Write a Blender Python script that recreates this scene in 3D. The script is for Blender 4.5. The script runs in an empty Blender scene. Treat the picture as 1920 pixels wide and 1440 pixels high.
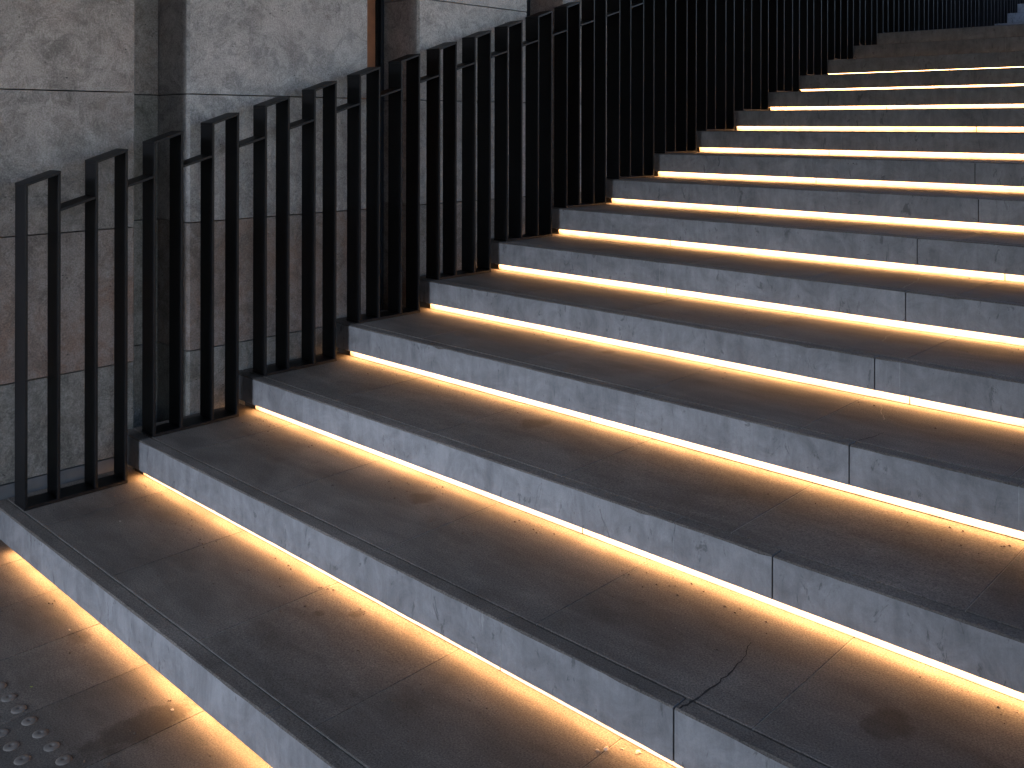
import bpy, bmesh, math, random
from mathutils import Vector, noise as mnoise

rnd = random.Random(7)
R = math.radians
S = bpy.context.scene
C = S.collection

# ------------------------------------------------------------------ camera
cam_d = bpy.data.cameras.new('camera')
cam = bpy.data.objects.new('camera', cam_d)
C.objects.link(cam)
cam.location = (0, 0, 1.5408)
cam.rotation_euler = (math.pi / 2, -0.00177, 0.76041)
cam_d.sensor_width = 36
cam_d.lens = 33.725
cam_d.shift_y = -0.25297
cam_d.clip_start = 0.05
cam_d.clip_end = 2000
S.camera = cam

# ------------------------------------------------------------------ sky, sun, exposure
SUN_EL = R(18)
w = bpy.data.worlds.new('World'); S.world = w; w.use_nodes = True
wn = w.node_tree.nodes; wl = w.node_tree.links
bg = wn['Background']
sky = wn.new('ShaderNodeTexSky'); sky.sky_type = 'NISHITA'; sky.sun_disc = False
sky.sun_elevation = SUN_EL; sky.sun_rotation = math.pi
sky.air_density = 1.0; sky.dust_density = 0.0; sky.ozone_density = 1.8
tint = wn.new('ShaderNodeMix'); tint.data_type = 'RGBA'; tint.blend_type = 'MULTIPLY'; tint.inputs[0].default_value = 1
tint.inputs[7].default_value = (1.10, .97, .98, 1); wl.new(sky.outputs[0], tint.inputs[6])
wl.new(tint.outputs[2], bg.inputs['Color']); bg.inputs['Strength'].default_value = 0.15
sun_d = bpy.data.lights.new('sun', 'SUN'); sun_d.energy = 0.92; sun_d.angle = R(20); sun_d.color = (0.74, 0.82, 0.96)
sun = bpy.data.objects.new('sun', sun_d); C.objects.link(sun)
sun.location = (0, -10, 6); sun.rotation_euler = (math.pi / 2 - SUN_EL, 0, 0)
S.view_settings.view_transform = 'Standard'; S.view_settings.look = 'None'
S.view_settings.gamma = 1; S.view_settings.exposure = 1.8; S.view_settings.use_curve_mapping = False
S.render.engine = 'CYCLES'
S.cycles.use_denoising = True
S.cycles.max_bounces = 8
S.cycles.sample_clamp_indirect = 6
LED_POWER = 9.5

# ------------------------------------------------------------------ materials
def new_mat(name):
    m = bpy.data.materials.new(name); m.use_nodes = True
    nt = m.node_tree
    return m, nt, nt.nodes['Principled BSDF']

class N:
    """tiny node helper"""
    def __init__(s, nt):
        s.nt = nt; s.pos = nt.nodes.new('ShaderNodeNewGeometry').outputs['Position']
    def link(s, a, b): s.nt.links.new(a, b)
    def put(s, sock, v):
        if isinstance(v, (int, float)): sock.default_value = v
        elif isinstance(v, (tuple, list)): sock.default_value = v if len(v) == len(sock.default_value) else (*v, 1)
        else: s.link(v, sock)
    def mapping(s, scale=(1, 1, 1), loc=(0, 0, 0), src=None):
        n = s.nt.nodes.new('ShaderNodeMapping'); s.link(src or s.pos, n.inputs['Vector'])
        n.inputs['Scale'].default_value = scale; n.inputs['Location'].default_value = loc
        return n.outputs[0]
    def noise(s, scale, detail=4, rough=.55, dist=0, vec=None, col=False):
        n = s.nt.nodes.new('ShaderNodeTexNoise'); s.link(vec or s.pos, n.inputs['Vector'])
        n.inputs['Scale'].default_value = scale; n.inputs['Detail'].default_value = detail
        n.inputs['Roughness'].default_value = rough; n.inputs['Distortion'].default_value = dist
        return n.outputs['Color' if col else 'Fac']
    def voronoi(s, scale, vec=None, feature='F1', rnd_=1):
        n = s.nt.nodes.new('ShaderNodeTexVoronoi'); s.link(vec or s.pos, n.inputs['Vector'])
        n.feature = feature; n.inputs['Scale'].default_value = scale; n.inputs['Randomness'].default_value = rnd_
        return n.outputs['Distance']
    def ramp(s, fac, stops, interp='LINEAR'):
        n = s.nt.nodes.new('ShaderNodeValToRGB'); s.link(fac, n.inputs[0]); e = n.color_ramp.elements
        n.color_ramp.interpolation = interp
        while len(e) < len(stops): e.new(.5)
        for el, (p, c) in zip(e, stops):
            el.position = p; el.color = (c, c, c, 1) if isinstance(c, (int, float)) else (*c, 1)
        return n.outputs[0]
    def mix(s, fac, a, b, mode='MIX'):
        n = s.nt.nodes.new('ShaderNodeMix'); n.data_type = 'RGBA'; n.blend_type = mode; n.clamp_factor = True
        s.put(n.inputs['Factor'], fac); s.put(n.inputs['A'], a) if False else None
        s.put(n.inputs[6], a); s.put(n.inputs[7], b)
        return n.outputs[2]
    def math(s, op, a, b=0, c=0):
        n = s.nt.nodes.new('ShaderNodeMath'); n.operation = op
        for i, v in enumerate((a, b, c)): s.put(n.inputs[i], v)
        return n.outputs[0]
    def smooth(s, v, a, b, lo=0, hi=1):
        n = s.nt.nodes.new('ShaderNodeMapRange'); n.interpolation_type = 'SMOOTHSTEP'
        s.put(n.inputs[0], v); s.put(n.inputs[1], a); s.put(n.inputs[2], b); s.put(n.inputs[3], lo); s.put(n.inputs[4], hi)
        return n.outputs[0]
    def sep(s):
        n = s.nt.nodes.new('ShaderNodeSeparateXYZ'); s.link(s.pos, n.inputs[0]); return n.outputs
    def piece_tone(s, col, lo, hi):
        r = s.nt.nodes.new('ShaderNodeObjectInfo').outputs['Random']
        return s.mix(1.0, col, s.ramp(r, [(0, lo), (1, hi)]), 'MULTIPLY')
    def bump(s, h, strength, dist, bsdf):
        n = s.nt.nodes.new('ShaderNodeBump'); n.inputs['Strength'].default_value = strength; n.inputs['Distance'].default_value = dist
        s.link(h, n.inputs['Height']); s.link(n.outputs[0], bsdf.inputs['Normal'])

def stone_mat(name, lo, mid, hi, tint, tint_amt, seed):
    m, nt, b = new_mat(name); n = N(nt)
    v = n.mapping(loc=(seed * 3.7, seed * 1.3, seed * 2.1))
    warp = n.noise(3.0, 3, vec=v, col=True)
    va = nt.nodes.new('ShaderNodeVectorMath'); va.operation = 'MULTIPLY_ADD'
    n.link(warp, va.inputs[0]); va.inputs[1].default_value = (.5, .5, .5); n.link(v, va.inputs[2])
    big = n.noise(2.6, 7, .62, 1.4, va.outputs[0])
    fine = n.noise(19, 10, .74, 1.0, va.outputs[0])
    f = n.math('ADD', n.math('ADD', n.math('MULTIPLY', big, .38), n.math('MULTIPLY', n.noise(70, 6, .7, .4, va.outputs[0]), .2)), n.math('MULTIPLY', fine, .42))
    col = n.ramp(f, [(.41, lo), (.49, mid), (.57, hi)])
    tn = n.smooth(n.noise(2.1, 5, .6, .8, n.mapping(loc=(9 + seed, 4, 2))), .42, .66)
    col = n.mix(n.math('MULTIPLY', tn, tint_amt), col, tint)
    patch = n.smooth(n.noise(5.2, 11, .66, 1.3, n.mapping(loc=(seed, 5, 8))), .49, .57)
    col = n.mix(n.math('MULTIPLY', patch, .42), col, hi)
    dpatch = n.smooth(n.noise(6.1, 11, .68, 1.5, n.mapping(loc=(4, seed, 1))), .53, .60)
    col = n.mix(n.math('MULTIPLY', dpatch, .5), col, lo)
    # swirling pale veins, dark fissures and pits
    vein = n.smooth(n.math('ABSOLUTE', n.math('SUBTRACT', n.noise(7, 8, .66, 2.2, va.outputs[0]), .5)), 0, .022, 1, 0)
    col = n.mix(n.math('MULTIPLY', vein, .42), col, hi)
    fis = n.smooth(n.math('ABSOLUTE', n.math('SUBTRACT', n.noise(4.3, 9, .7, 1.7, n.mapping(loc=(2, seed, 7))), .5)), 0, .012, 1, 0)
    gate = n.smooth(n.noise(5, 3), .5, .62)
    fis = n.math('MULTIPLY', fis, gate)
    col = n.mix(n.math('MULTIPLY', fis, .55), col, tuple(c * .35 for c in lo))
    pits = n.smooth(n.voronoi(30, n.mapping(scale=(1, 1.0, 1.7))), .08, .15, 1, 0)
    pits = n.math('MULTIPLY', pits, n.smooth(n.noise(6, 4, .6), .54, .6))
    col = n.mix(n.math('MULTIPLY', pits, .85), col, (.02, .018, .017))
    grain = n.noise(160, 3, .7)
    col = n.mix(.8, col, n.ramp(grain, [(.3, .28), (.7, .74)]), 'OVERLAY')
    n.link(n.piece_tone(col, .88, 1.0), b.inputs['Base Color'])
    b.inputs['Roughness'].default_value = .62
    h = n.math('SUBTRACT', n.math('ADD', n.math('MULTIPLY', fine, .6), n.math('MULTIPLY', grain, .25)), n.math('ADD', n.math('MULTIPLY', pits, 1.2), n.math('MULTIPLY', fis, .6)))
    n.bump(h, .35, .004, b)
    return m

STONE = [stone_mat('stone_grey', (.175, .157, .145), (.285, .258, .240), (.42, .385, .365), (.31, .245, .22), .4, 1),
         stone_mat('stone_russet', (.16, .13, .115), (.265, .22, .198), (.38, .335, .315), (.32, .20, .15), .7, 2),
         stone_mat('stone_olive', (.135, .13, .118), (.235, .225, .205), (.36, .345, .325), (.25, .215, .185), .4, 3),
         stone_mat('stone_pale_lit', (.24, .23, .228), (.37, .355, .352), (.54, .52, .515), (.38, .32, .305), .35, 4)]

def riser_mat():
    m, nt, b = new_mat('riser_concrete'); n = N(nt)
    cloud = n.noise(8.5, 10, .72, .7)
    streak = n.noise(9, 7, .7, .4, n.mapping(scale=(2.4, 2.4, .45)))
    f = n.math('ADD', n.math('MULTIPLY', cloud, .65), n.math('MULTIPLY', streak, .35))
    col = n.ramp(f, [(.36, (.13, .134, .146)), (.5, (.20, .205, .221)), (.64, (.27, .276, .296))])
    # vertical scuffs and runs
    sc = n.smooth(n.noise(10, 7, .72, .9, n.mapping(scale=(2.2, 2.2, .9), loc=(3, 1, 0))), .585, .65)
    col = n.mix(n.math('MULTIPLY', sc, .7), col, (.075, .078, .085))
    pale = n.smooth(n.noise(14, 6, .7, .4, n.mapping(scale=(1.8, 1.8, .4), loc=(7, 5, 1))), .655, .74)
    col = n.mix(n.math('MULTIPLY', pale, .4), col, (.5, .5, .51))
    # small dark chips in clusters
    ch = n.smooth(n.noise(55, 4, .65, .3, n.mapping(scale=(1, 1, .9))), .62, .66)
    ch = n.math('MULTIPLY', ch, n.smooth(n.noise(3.1, 3, .5), .58, .68))
    col = n.mix(n.math('MULTIPLY', ch, .8), col, (.045, .045, .05))
    grain = n.noise(240, 3, .7)
    col = n.mix(.35, col, n.ramp(grain, [(.25, .36), (.75, .66)]), 'OVERLAY')
    n.link(n.piece_tone(col, .84, 1.0), b.inputs['Base Color'])
    b.inputs['Roughness'].default_value = .72
    n.bump(n.math('SUBTRACT', n.math('ADD', n.math('MULTIPLY', cloud, .5), n.math('MULTIPLY', grain, .2)), n.math('MULTIPLY', ch, .5)), .3, .004, b)
    return m

# dark damp or oily patches: x, y, z, half lengths along x and y, strength
STAINS = [(-2.366, 2.613, .446, .055, .075, .6), (-2.411, 2.101, .30, .045, .05, .6), (-.803, 1.98, .30, .05, .06, .65),
          (-2.205, 1.675, .147, .022, .022, .6), (-2.283, 1.603, .147, .02, .018, .55), (-2.452, 3.158, .60, .03, .035, .6),
          (-2.375, 1.12, 0, .06, .17, .7), (-2.923, 1.195, 0, .045, .03, .55), (-2.36, .93, 0, .05, .07, .4)]

def tread_mat(name, base, gloss, seed):
    m, nt, b = new_mat(name); n = N(nt)
    cloud = n.noise(2.3, 6, .62, .7, n.mapping(loc=(seed, 2, seed)))
    sweep = n.noise(6, 5, .6, .5, n.mapping(scale=(.7, 2.2, 1), loc=(1, seed, 3)))
    f = n.math('ADD', n.math('MULTIPLY', cloud, .6), n.math('MULTIPLY', sweep, .4))
    lo = tuple(c * .62 for c in base); hi = tuple(c * 1.5 for c in base)
    col = n.ramp(f, [(.34, lo), (.5, base), (.68, hi)])
    grain = n.noise(230, 4, .8)
    col = n.mix(1, col, n.ramp(grain, [(.3, .12), (.7, .86)]), 'OVERLAY')
    dust = n.smooth(n.noise(20, 6, .7, .5), .66, .76)
    col = n.mix(n.math('MULTIPLY', dust, .22), col, (.3, .28, .26))
    sp = n.smooth(n.noise(120, 2, .5), .75, .79)
    col = n.mix(n.math('MULTIPLY', sp, .6), col, (.38, .36, .33))
    # scuffs
    scr = n.smooth(n.math('ABSOLUTE', n.math('SUBTRACT', n.noise(1.7, 4, .5, 3.0, n.mapping(scale=(1, 1.4, 1), loc=(seed, 9, 4))), .5)), 0, .004, 1, 0)
    scr = n.math('MULTIPLY', scr, n.smooth(n.noise(3.7, 2), .52, .62))
    col = n.mix(n.math('MULTIPLY', scr, .06), col, (.32, .3, .28))
    xyz = n.sep(); wob = n.noise(24, 4, .6)
    tot = None
    for (x, y, z, rx, ry, st) in STAINS:
        dx = n.math('DIVIDE', n.math('SUBTRACT', xyz[0], x), rx); dy = n.math('DIVIDE', n.math('SUBTRACT', xyz[1], y), ry)
        dz = n.math('DIVIDE', n.math('SUBTRACT', xyz[2], z), .06)
        d = n.math('ADD', n.math('ADD', n.math('MULTIPLY', dx, dx), n.math('MULTIPLY', dy, dy)), n.math('MULTIPLY', dz, dz))
        d = n.math('ADD', d, n.math('MULTIPLY', n.math('SUBTRACT', wob, .5), 3.0))
        k = n.smooth(d, .3, 1.4, st * .75, 0)
        tot = k if tot is None else n.math('MAXIMUM', tot, k)
    col = n.mix(tot, col, (.022, .015, .010))
    n.link(n.piece_tone(col, .82, 1.0), b.inputs['Base Color'])
    rg = n.math('ADD', n.math('MULTIPLY', cloud, .25), gloss)
    n.link(rg, b.inputs['Roughness'])
    b.inputs['Specular IOR Level'].default_value = .28
    n.bump(n.math('ADD', n.math('MULTIPLY', grain, .5), n.math('MULTIPLY', cloud, .4)), .25, .002, b)
    return m

def plain_mat(name, col, rough=.6, metal=0, var=.25, scale=12, spec=.5):
    m, nt, b = new_mat(name); n = N(nt)
    f = n.noise(scale, 5, .6)
    c = n.ramp(f, [(.3, tuple(x * (1 - var) for x in col)), (.7, tuple(x * (1 + var) for x in col))])
    n.link(c, b.inputs['Base Color']); b.inputs['Roughness'].default_value = rough; b.inputs['Metallic'].default_value = metal
    b.inputs['Specular IOR Level'].default_value = spec
    return m

def steel_mat():
    m, nt, b = new_mat('black_painted_steel'); n = N(nt)
    f = n.noise(5, 5, .6)
    col = n.ramp(f, [(.3, (.006, .006, .007)), (.7, (.011, .011, .0125))])
    dust = n.smooth(n.noise(60, 5, .7), .62, .75)
    col = n.mix(n.math('MULTIPLY', dust, .12), col, (.12, .11, .10))
    chip = n.math('MULTIPLY', n.smooth(n.noise(45, 4, .7, .2, n.mapping(scale=(1, 1, .45))), .72, .74), n.smooth(n.noise(2.6, 2), .57, .63))
    col = n.mix(n.math('MULTIPLY', chip, .8), col, (.4, .41, .45))
    n.link(col, b.inputs['Base Color'])
    n.link(n.math('ADD', n.math('MULTIPLY', f, .25), .36), b.inputs['Roughness'])
    b.inputs['Specular IOR Level'].default_value = .2
    n.bump(n.noise(220, 2, .5), .06, .001, b)
    return m

def led_mat():
    m, nt, b = new_mat('warm_light_diffuser')
    b.inputs['Base Color'].default_value = (.8, .75, .65, 1)
    b.inputs['Emission Color'].default_value = (1.0, .49, .18, 1)
    n = N(nt)
    r = nt.nodes.new('ShaderNodeObjectInfo').outputs['Random']
    k = n.math('MULTIPLY', n.math('ADD', n.math('MULTIPLY', n.noise(3.5, 3, .6), .5), .75), n.math('ADD', n.math('MULTIPLY', r, .25), .87))
    n.link(n.math('MULTIPLY', k, LED_POWER), b.inputs['Emission Strength'])
    return m

M_RISER = riser_mat()
M_TREAD = tread_mat('tread_stone', (.116, .104, .096), .66, 3)
M_PAVE = tread_mat('pavement_stone', (.108, .097, .089), .66, 11)
M_CORE = plain_mat('raw_concrete', (.06, .058, .055), .9)
M_GROUT = plain_mat('pale_grout', (.23, .22, .205), .9, var=.35, scale=40)
M_DARK = plain_mat('dark_joint', (.012, .011, .011), .95)
M_STEEL = steel_mat()
M_LED = led_mat()
M_ALU = plain_mat('led_housing', (.6, .6, .59), .9, 0, spec=.1)
M_BRONZE = plain_mat('corten_trim', (.36, .145, .07), .55, 0, .25, 9)
M_NAVY = plain_mat('navy_steel', (.012, .016, .026), .4)
M_GLASS = plain_mat('dark_glass', (.012, .010, .010), .12)
M_BLOCKER = plain_mat('blocker_grey', (.22, .21, .2), .9)  # grey of the added, unseen light blockers
M_SHEET = tread_mat('far_paving', (.052, .047, .043), .45, 17)
M_CHIP = plain_mat('chip_stone', (.36, .31, .26), .8, var=.3, scale=60)
M_LEAF = plain_mat('leaf_green', (.16, .24, .03), .6, var=.3, scale=80)
M_PLINTH = plain_mat('plinth_stone', (.15, .155, .165), .7, var=.2, scale=8)
M_STUD = plain_mat('stud_stone', (.125, .115, .108), .85, var=.25, scale=30, spec=.25)
M_RGROUT = plain_mat('riser_grout', (.27, .275, .285), .9, var=.3, scale=40)
M_GRIT = plain_mat('grit', (.07, .052, .04), .85, var=.6, scale=50)

# ------------------------------------------------------------------ mesh helpers
def mesh_obj(name, verts, faces, mats, parent=None, fm=None, smooth=False):
    me = bpy.data.meshes.new(name); me.from_pydata(verts, [], faces)
    for m in (mats if isinstance(mats, (list, tuple)) else [mats]): me.materials.append(m)
    if fm:
        for p, i in zip(me.polygons, fm): p.material_index = i
    if smooth:
        for p in me.polygons: p.use_smooth = True
    me.validate(); me.update()
    o = bpy.data.objects.new(name, me); C.objects.link(o)
    if parent is not None: o.parent = parent
    return o

def empty(name, loc=(0, 0, 0)):
    o = bpy.data.objects.new(name, None); o.location = loc; o.empty_display_size = .2; C.objects.link(o); return o

def tag(o, label=None, cat=None, group=None, kind=None):
    if label: o['label'] = label
    if cat: o['category'] = cat
    if group: o['group'] = group
    if kind: o['kind'] = kind
    return o

BOXF = [(0, 3, 2, 1), (4, 5, 6, 7), (0, 1, 5, 4), (1, 2, 6, 5), (2, 3, 7, 6), (3, 0, 4, 7)]
def boxv(x0, x1, y0, y1, z0, z1):
    return [(x0, y0, z0), (x1, y0, z0), (x1, y1, z0), (x0, y1, z0), (x0, y0, z1), (x1, y0, z1), (x1, y1, z1), (x0, y1, z1)]
def box(name, x0, x1, y0, y1, z0, z1, mat, parent=None, bevel=0):
    if not bevel:
        return mesh_obj(name, boxv(x0, x1, y0, y1, z0, z1), BOXF, mat, parent)
    return hexa(name, boxv(x0, x1, y0, y1, z0, z1), mat, parent, bevel)
def hexa(name, vs, mat, parent=None, bevel=0):
    bm = bmesh.new(); bv = [bm.verts.new(v) for v in vs]
    for f in BOXF: bm.faces.new([bv[i] for i in f])
    bm.normal_update()
    if bevel: bmesh.ops.bevel(bm, geom=bm.edges[:], offset=bevel, segments=1, affect='EDGES', profile=.5)
    me = bpy.data.meshes.new(name); bm.to_mesh(me); bm.free(); me.materials.append(mat)
    o = bpy.data.objects.new(name, me); C.objects.link(o)
    if parent is not None: o.parent = parent
    return o
def prism_z(name, poly, z0, z1, mat, parent=None):
    k = len(poly)
    vs = [(x, y, z0) for x, y in poly] + [(x, y, z1) for x, y in poly]
    fs = [tuple(reversed(range(k))), tuple(range(k, 2 * k))] + [(i, (i + 1) % k, k + (i + 1) % k, k + i) for i in range(k)]
    return mesh_obj(name, vs, fs, mat, parent)

# ------------------------------------------------------------------ survey of the place
XW = -3.826                       # face of the stone wall
XR = -3.647                       # stair-side face of the railing
X1 = 3.2                          # right end of the stairs
DY = [.0164, -.0084, -.0074, -.0018, -.0005, -.0022, -.0011, .002, .0011, .0003, .0001, 0, .0006, -.0003, -.0002, .0014]
DZ = [-.0027, 0, -.0036, .0001, -.0029, -.0002, .003, .0024, .0029, .0014, -.0006, -.0001, -.0017, .0007, .0003, -.0023]
DEPTH = .50329
NY = {k: 1.2256 + (k - 1) * DEPTH + DY[k - 1] for k in range(1, 17)}
NZ = {0: 0.0, **{k: .15 * k + DZ[k - 1] for k in range(1, 17)}}
UP = [(11.60, 2.57), (12.10, 2.742), (12.57, 2.905), (12.95, 3.055), (13.45, 3.21), (13.95, 3.36)]   # second flight
for i, (y, z) in enumerate(UP): NY[17 + i] = y; NZ[17 + i] = z
NSTEP = 16 + len(UP)
NY[NSTEP + 1] = 16.0

# ------------------------------------------------------------------ ground
ground = mesh_obj('ground', [(-300, -300, -.006), (300, -300, -.006), (300, 300, -.006), (-300, 300, -.006)], [(0, 1, 2, 3)], M_SHEET)
tag(ground, kind='structure')
pave = empty('pavement'); tag(pave, kind='structure')
xs = [-3.60 + .3195 * i for i in range(17)]
xs = [XW + .006] + [x for x in xs if x > XW + .05]
ys = [1.285, .665, .045, -.575, -1.195]
for j in range(len(ys) - 1):
    for i in range(len(xs) - 1):
        dz = rnd.uniform(-.0008, .0008)
        box('paving_slab', xs[i] + .0015, xs[i + 1] - .0015, ys[j + 1] + .0015, ys[j] - .0015, -.03, dz, M_PAVE, pave, .0012)
for i in range(1, len(xs) - 1):
    box('grout_joint', xs[i] - .0014, xs[i] + .0014, ys[-1], ys[0], -.02, -.0024, M_GROUT, pave)

# tactile studs (raised discs with a dimple)
def stud_mesh():
    prof = [(.0190, -.002), (.0184, .0004), (.0166, .0015), (.0135, .0023), (.0085, .0026), (.0046, .0025), (.0032, .0010), (0.0, .0008)]
    seg = 24; vs = []; fs = []
    for r, z in prof[:-1]:
        vs += [(r * math.cos(2 * math.pi * a / seg), r * math.sin(2 * math.pi * a / seg), z) for a in range(seg)]
    vs.append((0, 0, prof[-1][1]))
    for p in range(len(prof) - 2):
        for a in range(seg):
            b_ = (a + 1) % seg
            fs.append((p * seg + a, p * seg + b_, (p + 1) * seg + b_, (p + 1) * seg + a))
    t = (len(prof) - 2) * seg
    for a in range(seg): fs.append((t + a, t + (a + 1) % seg, len(vs) - 1))
    me = bpy.data.meshes.new('tactile_stud'); me.from_pydata(vs, [], fs); me.materials.append(M_STUD)
    for p in me.polygons: p.use_smooth = True
    return me
sm = stud_mesh()
for r_ in range(5):
    for c_ in range(8):
        o = bpy.data.objects.new('tactile_stud', sm); C.objects.link(o); o.parent = pave
        o.location = (-2.386 - .0735 * c_, .937 - .069 * r_, .0008)
        o.rotation_euler = (0, 0, rnd.uniform(0, 6))

# ------------------------------------------------------------------ staircase
stairs = empty('staircase', (0, 0, 0))
tag(stairs, 'wide grey stone staircase with warm light strips glowing under every riser', 'staircase')

def riser_panel(k, xa, xb, parent):
    y, z0, z1 = NY[k], NZ[k - 1] + .036, NZ[k]
    d = .0455
    nseg = max(2, int((xb - xa) / .035)); vs = []; fs = []
    for i in range(nseg + 1):
        x = xa + (xb - xa) * i / nseg
        a = mnoise.noise(Vector((x * 9, k * 5.3, 0))); b_ = mnoise.noise(Vector((x * 31, k * 7.7, 3))); c_ = mnoise.noise(Vector((x * 14, k * 3.1, 9)))
        chip = max(0, mnoise.noise(Vector((x * 19, k * 11.1, 5))) - .46) * .020
        e = .0042 + .0018 * a + .0014 * b_ + chip
        vs += [(x, y + .0004 * a, z0 + .0012 * c_), (x, y, z1 - e), (x, y + e * .9, z1 - .0004), (x, y + d, z1 - .0003), (x, y + d, z0 + .0005)]
    for i in range(nseg):
        for j in range(5):
            a, b_ = i * 5 + j, i * 5 + (j + 1) % 5
            fs.append((a, a + 5, b_ + 5, b_))
    fs.append((0, 1, 2, 3, 4)); n = nseg * 5; fs.append((n + 4, n + 3, n + 2, n + 1, n))
    fm = [1 if j in (1, 2) else 0 for _ in range(nseg) for j in range(5)] + [0, 0]     # top and chamfer faces take the dark tread material
    return mesh_obj('riser_panel', vs, fs, [M_RISER, M_TREAD], parent, fm)

RJ = {1: [-1.983], 2: [-3.19, -1.67, -1.158], 3: [-3.28, -1.50, -1.20], 4: [-2.92, -2.0, -1.227, -.768], 5: [-3.12, -1.364, -1.278],
      6: [-2.6, -1.454], 7: [-2.715, -1.60], 8: [-2.9, -1.51], 9: [-2.2, -1.687]}
CRACK = {2: -1.158, 3: -1.20, 4: -1.227, 5: -1.364, 6: -1.454, 7: -1.60, 8: -1.51, 9: -1.687}
TJ = {1: (-2.395, .5375), 2: (-2.2, .6), 3: (-2.55, .6), 4: (-2.004, .6), 5: (-1.877, .6005), 6: (-1.284, .6), 7: (-2.03, .6), 8: (-1.478, .6), 9: (-1.9, .6)}
LJ = {5: -1.258, 6: -2.584, 7: -2.906, 8: -2.80, 9: -2.5765, 10: -2.734}

for k in range(1, NSTEP + 1):
    y, z, zl, yn = NY[k], NZ[k], NZ[k - 1], NY[k + 1]
    step = box('step', XW + .008, X1, y + .0605, yn + .0585, -.02, z - .031, M_CORE, stairs)
    # risers
    j = list(RJ.get(k, [-2.4 + rnd.uniform(-.3, .3)]))
    while j[-1] < X1 - 1.6: j.append(j[-1] + rnd.uniform(1.1, 1.35))
    cr = CRACK.get(k)
    edges = [XW + .004] + j + [X1]
    for a, b in zip(edges[:-1], edges[1:]):
        ga = .0022 if a == cr else .0008; gb = .0022 if b == cr else .0008
        riser_panel(k, a + ga, b - gb, step)
    for a in j:
        m = M_DARK if a == cr else M_RGROUT
        o = .004 if a == cr else .0006
        hw = .0026 if a == cr else .0014
        box('grout_joint', a - hw, a + hw, y + o, y + .0445, zl + .0365, z - o - .003, m, step)
    # treads
    b0, sp = TJ.get(k, (-2.1 + .1 * (k % 4), .6))
    tj = sorted(b0 + sp * i for i in range(-8, 12) if -3.70 < b0 + sp * i < X1 - .2)
    edges = [XW + .004] + tj + [X1]
    yb = yn + (.0315 if k in (3, 4, 5) else .0343)
    for a, b in zip(edges[:-1], edges[1:]):
        dz = rnd.uniform(-.0005, .0005)
        box('tread_slab', a + .0014, b - .0014, y + .0525, yb, z - .03, z + dz, M_TREAD, step, .0010)
    if k == 1: box('grout_joint', XW + .004, X1, y + .0502, y + .0523, z - .02, z - .0014, M_GROUT, step)  # pale strip stands in for light caught on the slab edge, not grout
    for a in tj:
        box('grout_joint', a - .0014, a + .0014, y + .053, yb, z - .028, z - .0019, M_GROUT, step)
    # light bars at the foot of the riser
    if k <= 16:
        lj = [LJ.get(k, -2.2 + rnd.uniform(-.6, .5))]
        while lj[-1] < X1 - 1.7: lj.append(lj[-1] + 1.65)
        edges = [-3.69] + lj + [X1 - .02]
        for a, b in zip(edges[:-1], edges[1:]):
            # channel hidden under the riser: back plate, cover and a diffuser that shines down on the tread
            xa, xb = a + .002, b - .002; zt = zl + .0345
            vs = [(xa, y + .036, zl + .001), (xb, y + .036, zl + .001), (xb, y + .036, zt), (xa, y + .036, zt),
                  (xa, y + .0345, zl + .001), (xb, y + .0345, zl + .001), (xb, y + .0345, zt - .0025), (xa, y + .0345, zt - .0025),
                  (xa, y + .006, zt), (xb, y + .006, zt), (xb, y + .006, zt - .0025), (xa, y + .006, zt - .0025)]
            fs = [(0, 1, 5, 4), (4, 5, 6, 7), (7, 6, 10, 11), (11, 10, 9, 8), (8, 9, 2, 3), (3, 2, 1, 0), (0, 4, 7, 11, 8, 3), (1, 2, 9, 10, 6, 5)]
            mesh_obj('light_bar', vs, fs, [M_ALU, M_LED], step, [0, 0, 1, 0, 0, 0, 0, 0])

def ribbon(name, pts, w0, z, mat, parent):
    vs = []; fs = []
    for i, (x, y) in enumerate(pts):
        a = pts[max(0, i - 1)]; b = pts[min(len(pts) - 1, i + 1)]
        t = Vector((b[0] - a[0], b[1] - a[1])).normalized(); nrm = (-t.y, t.x)
        t_ = i / (len(pts) - 1); ww = w0 * (1.1 - .8 * t_) * rnd.uniform(.6, 1.4)
        vs += [(x + nrm[0] * ww, y + nrm[1] * ww, z), (x - nrm[0] * ww, y - nrm[1] * ww, z)]
    for i in range(len(pts) - 1): fs.append((2 * i, 2 * i + 1, 2 * i + 3, 2 * i + 2))
    return mesh_obj(name, vs, fs, mat, parent)
def wiggle(pts, n=8, amp=.004):
    out = []
    for (a, b) in zip(pts[:-1], pts[1:]):
        for i in range(n):
            t = i / n; out.append((a[0] + (b[0] - a[0]) * t + rnd.uniform(-amp, amp), a[1] + (b[1] - a[1]) * t + rnd.uniform(-amp, amp)))
    out.append(pts[-1]); return out
steps = [o for o in stairs.children]
steps.sort(key=lambda o: o.data.vertices[0].co.y)
ribbon('crack', wiggle([(-1.148, 1.724), (-1.139, 1.761), (-1.138, 1.851), (-1.137, 1.929), (-1.152, 2.007), (-1.169, 2.064)], 5, .003), .0024, .3012, M_DARK, steps[1])
ribbon('crack', wiggle([(-1.222, 2.79), (-1.205, 2.86), (-1.20, 2.92)], 5, .003), .0018, .6012, M_DARK, steps[3])
ribbon('crack', wiggle([(-1.248, 3.039), (-1.285, 3.11), (-1.323, 3.194)], 5, .003), .0014, .6012, M_GROUT, steps[3])
ribbon('crack', wiggle([(-1.443, 3.498), (-1.468, 3.601), (-1.456, 3.674)], 5, .003), .0014, .7482, M_GROUT, steps[4])
ribbon('crack', wiggle([(-1.492, 3.80), (-1.50, 3.914), (-1.514, 4.022), (-1.561, 4.172)], 5, .004), .0018, .9012, M_GROUT, steps[5])

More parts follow.
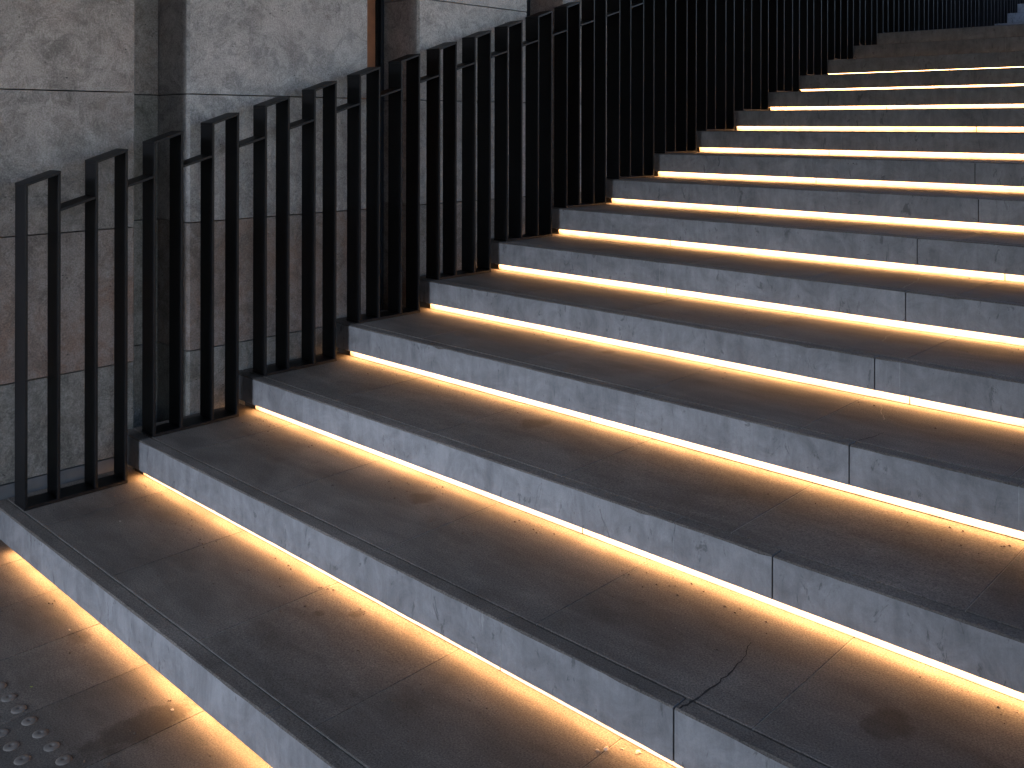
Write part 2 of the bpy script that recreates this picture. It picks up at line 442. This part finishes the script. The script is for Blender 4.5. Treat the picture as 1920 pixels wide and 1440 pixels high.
# ------------------------------------------------------------------ railing
rail = empty('railing', (XR - .05, NY[1], NZ[1]))
tag(rail, 'black flat-bar steel railing stepping up the left side of the stairs', 'railing')
bpy.context.view_layer.update()
rail_inv = rail.matrix_world.inverted()
def rp(o): o.parent = rail; o.matrix_parent_inverse = rail_inv; return o
W, T = .1, .0108
OFF = [.0515, .1665, .3045, .4195]
def topline(y):
    if y < 8.9: return 1.3274 + .303 * (y - 1.2907)
    if y < 11.7: return 1.3274 + .303 * (8.9 - 1.2907)
    return 1.3274 + .303 * (8.9 - 1.2907) + .33 * (y - 11.7)
posts = []      # (y_front, base z, step index)
for k in range(1, 16):
    base = NY[k]
    for q in OFF: posts.append((base + q + (.004 if k > 1 else 0), NZ[k], k))
y = NY[16] + OFF[0] + .004; i = 0
while y < 11.55:
    posts.append((y, NZ[16], 16)); y += .115 if i % 2 == 0 else .138; i += 1
if i % 2: posts.pop()
for k in range(17, NSTEP + 1):
    for q in OFF[: 4]:
        posts.append((NY[k] + q * ((NY[k + 1] - NY[k]) / DEPTH if k < NSTEP else 1), NZ[k], k))
def slab_bar(name, ya, yb, za, zb, th):
    """flat bar lying across the rail width, its top running from (ya,za) to (yb,zb)"""
    vs = [(XR - W, ya, za - th), (XR, ya, za - th), (XR, yb, zb - th), (XR - W, yb, zb - th), (XR - W, ya, za), (XR, ya, za), (XR, yb, zb), (XR - W, yb, zb)]
    return rp(hexa(name, vs, M_STEEL, None, .0010))
for i in range(0, len(posts) - 1, 2):
    (ya, zb0, ka), (yb, zb1, kb) = posts[i], posts[i + 1]
    ym = (ya + yb + T) / 2; zm = topline(ym)
    sl = .345 if not 8.9 < ym < 11.6 else 0.0
    zf, zk = zm - sl * (ym - ya), zm + sl * (yb + T - ym)
    slab_bar('top_bar', ya, yb + T, zf, zk, .0112)
    def ztop(yy): return zm + sl * (yy - ym) - .0113
    for yy, zz in ((ya, zb0), (yb, zb1)):
        vs = boxv(XR - W + .0004, XR - .0004, yy + .0003, yy + T - .0003, zz + .0122, 0)
        vs = [list(v) for v in vs]
        for q, vy in ((4, 0), (5, 0), (6, T), (7, T)): vs[q][2] = ztop(yy + vy)
        rp(hexa('baluster', vs, M_STEEL, None, .0012))
    if i + 2 < len(posts):
        yc = posts[i + 2][0]; y0 = yb + T
        zc = topline((y0 + yc) / 2) - .137
        sc_ = .30 if sl else 0.0
        slab_bar('link_bar', y0 + .0003, yc - .0003, zc - sc_ * (yc - y0) / 2, zc + sc_ * (yc - y0) / 2, .0102)
groups = {}
for yy, zz, k in posts: groups.setdefault(k, []).append((yy, zz))
for k, g in groups.items():
    ya, yb = g[0][0], g[-1][0] + T; zz = g[0][1]
    rp(box('base_bar', XR - W, XR, ya - .0004, yb + .0004, zz + .0006, zz + .0121, M_STEEL, None, .0010))

# ------------------------------------------------------------------ stone wall
wall = empty('stone_building', (XW, 1.3, 0))
tag(wall, 'weathered grey and russet stone wall with recessed slots behind the railing', 'building')
bpy.context.view_layer.update(); wall_inv = wall.matrix_world.inverted()
def wp(o): o.parent = wall; o.matrix_parent_inverse = wall_inv; return o
ZC = [-.035, .199, .571, 1.120, 1.671, 2.205, 2.755, 3.305, 3.855, 4.58]
XB = -4.092
wp(box('wall_core', -4.75, XB - .06, -5.0, 17, -.03, 4.59, M_DARK))
PIERS = [(-5.0, -2.6), (-2.6, -.4), (-.4, 1.782), (2.013, 2.977), (3.307, 4.152), (4.483, 5.33), (5.66, 6.51), (6.84, 7.69), (8.02, 8.87), (9.20, 11.6), (11.6, 14.2), (14.2, 17)]
for pi_, (a, b) in enumerate(PIERS):
    ca = .012 if pi_ >= 3 else .002; cb = .006 if pi_ >= 2 else .002
    for c in range(len(ZC) - 1):
        mt = STONE[{1: 2, 2: 1}.get(c, 0)]
        if pi_ >= 3 and c >= 3: mt = STONE[3]  # paler stone; stronger sky light on these courses is put into its colour
        if pi_ >= 4 and c == 2: mt = STONE[0]
        if c == 0: mt = M_PLINTH
        o = rnd.uniform(-.0012, .0012) + (.002 if c == 0 else 0); xf = XW + o
        poly = [(XB - .055, a + .0008), (xf - ca, a + .0008), (xf, a + ca), (xf, b - cb), (xf - cb, b - .0008), (XB - .055, b - .0008)]
        wp(prism_z('stone_panel', poly, ZC[c] + .0025, ZC[c + 1] - .0025, mt))
# stone lined niche
for c in range(len(ZC) - 1):
    wp(box('stone_panel', XB - .05, XB, 1.784, 2.011, ZC[c] + .0025, ZC[c + 1] - .0025, STONE[2 if c < 4 else 0]))
# slots with corten trim, dark glass and navy steel
for (a, b) in [(2.977, 3.307), (4.152, 4.483), (5.33, 5.66), (6.51, 6.84), (7.69, 8.02), (8.87, 9.20)]:
    wp(box('corten_trim', XB - .05, XB - .006, a + .004, a + .2615, 0, 4.56, M_BRONZE, None, .002))
    wp(box('window_pane', XB - .05, XB - .035, a + .2635, a + .3045, 0, 4.56, M_GLASS))
    wp(box('steel_trim', XB - .05, XB - .012, a + .3065, b - .003, 0, 4.56, M_NAVY, None, .002))

# ------------------------------------------------------------------ unseen canopy and block added to shade the stairs
can = box('shade_canopy', -4.7, 4.6, -2.8, 8.7, 4.62, 4.95, M_BLOCKER); tag(can, kind='structure')  # out of view, added to keep sky light off the steps
beam = box('shade_beam', -4.7, 4.6, -2.7, -2.4, 3.15, 4.615, M_BLOCKER); tag(beam, kind='structure')  # added drop edge, cuts the low light on deeper steps
blocker = box('shade_block', -1.1, 16, -10, -6.5, -.1, 9, M_BLOCKER); tag(blocker, kind='structure')  # invented mass behind the camera, dims the right side of the stairs

# ------------------------------------------------------------------ crumbs and chips
def chip_mesh(name, loc, sx, sy, sz, rot, mat):
    bm = bmesh.new(); bmesh.ops.create_icosphere(bm, subdivisions=1, radius=.5)
    for v in bm.verts:
        n_ = Vector((rnd.uniform(-.16, .16), rnd.uniform(-.16, .16), rnd.uniform(-.12, .12)))
        v.co = Vector(((v.co.x + n_.x) * sx, (v.co.y + n_.y) * sy, (v.co.z + n_.z) * sz))
    zmin = min(v.co.z for v in bm.verts)
    for v in bm.verts: v.co.z -= zmin
    me = bpy.data.meshes.new(name); bm.to_mesh(me); bm.free(); me.materials.append(mat)
    o = bpy.data.objects.new(name, me); C.objects.link(o); o.location = loc; o.rotation_euler = (0, 0, rot); return o
z1 = NZ[1] + .0006
tag(chip_mesh('stone_chip', (-1.318, 1.694, z1), .016, .011, .008, .6, M_CHIP), 'largest pale angular stone chip on the lowest tread', 'chip', 'chips near the lowest light strip')
tag(chip_mesh('stone_chip', (-1.331, 1.680, z1), .011, .007, .005, .2, M_CHIP), 'small flat stone chip touching the largest chip on the lowest tread', 'chip', 'chips near the lowest light strip')
tag(chip_mesh('stone_chip', (-1.262, 1.736, z1), .008, .017, .007, -.5, M_CHIP), 'elongated stone chip brightly lit beside the light strip of the lowest tread', 'chip', 'chips near the lowest light strip')
tag(chip_mesh('stone_chip', (-1.295, 1.722, z1), .009, .004, .003, .1, M_CHIP), 'thin sliver of stone between the two larger chips on the lowest tread', 'chip', 'chips near the lowest light strip')
tag(chip_mesh('pebble', (-2.381, 1.213, .001), .010, .007, .005, .9, M_CHIP), 'pale pebble on the dark damp patch of the pavement', 'pebble')
tag(chip_mesh('pebble', (-2.984, 1.188, .001), .008, .006, .004, .3, M_CHIP), 'small pebble beside the paving joint near the railing foot', 'pebble')
tag(chip_mesh('leaf_scrap', (-2.759, .997, .001), .009, .004, .002, .8, M_LEAF), 'tiny green leaf scrap on the pavement beside the tactile studs', 'leaf')
tag(chip_mesh('paper_scrap', (-3.312, 1.493, z1), .009, .006, .003, .5, M_GROUT), 'small white scrap on the lowest tread beside the railing', 'scrap')
gv = []; gf = []
for _ in range(2600):
    k = rnd.choice([0, 0, 0, 1, 1, 1, 1, 2, 2, 2, 2, 3, 3, 4, 5, 6, 7, 8])
    yb = NY[k + 1]; y0 = yb - min(.42, abs(rnd.gauss(.03, .12)) + .006)
    if k == 0: x = rnd.uniform(-3.6, -1.9)
    else: x = rnd.uniform(-3.6, -.3)
    if mnoise.noise(Vector((x * 4, y0 * 6, k * 3.3))) < .02: continue
    s = rnd.choice([.0007, .0008, .001, .001, .0012, .0014, .0018, .0026, .0034]) * rnd.uniform(.7, 1.3); z = NZ[k] + .0006; a = rnd.uniform(0, 6); q = len(gv)
    for t in range(4):
        gv.append((x + s * math.cos(a + t * 1.57) * rnd.uniform(.6, 1.6), y0 + s * math.sin(a + t * 1.57) * rnd.uniform(.6, 1.4), z))
    gv.append((x + rnd.uniform(-.3, .3) * s, y0, z + s * .9))
    gf += [(q, q + 1, q + 4), (q + 1, q + 2, q + 4), (q + 2, q + 3, q + 4), (q + 3, q, q + 4)]
grit = mesh_obj('grit', gv, gf, M_GRIT)
tag(grit, 'fine brown grit scattered along the foot of the lit risers', 'grit', kind='stuff')
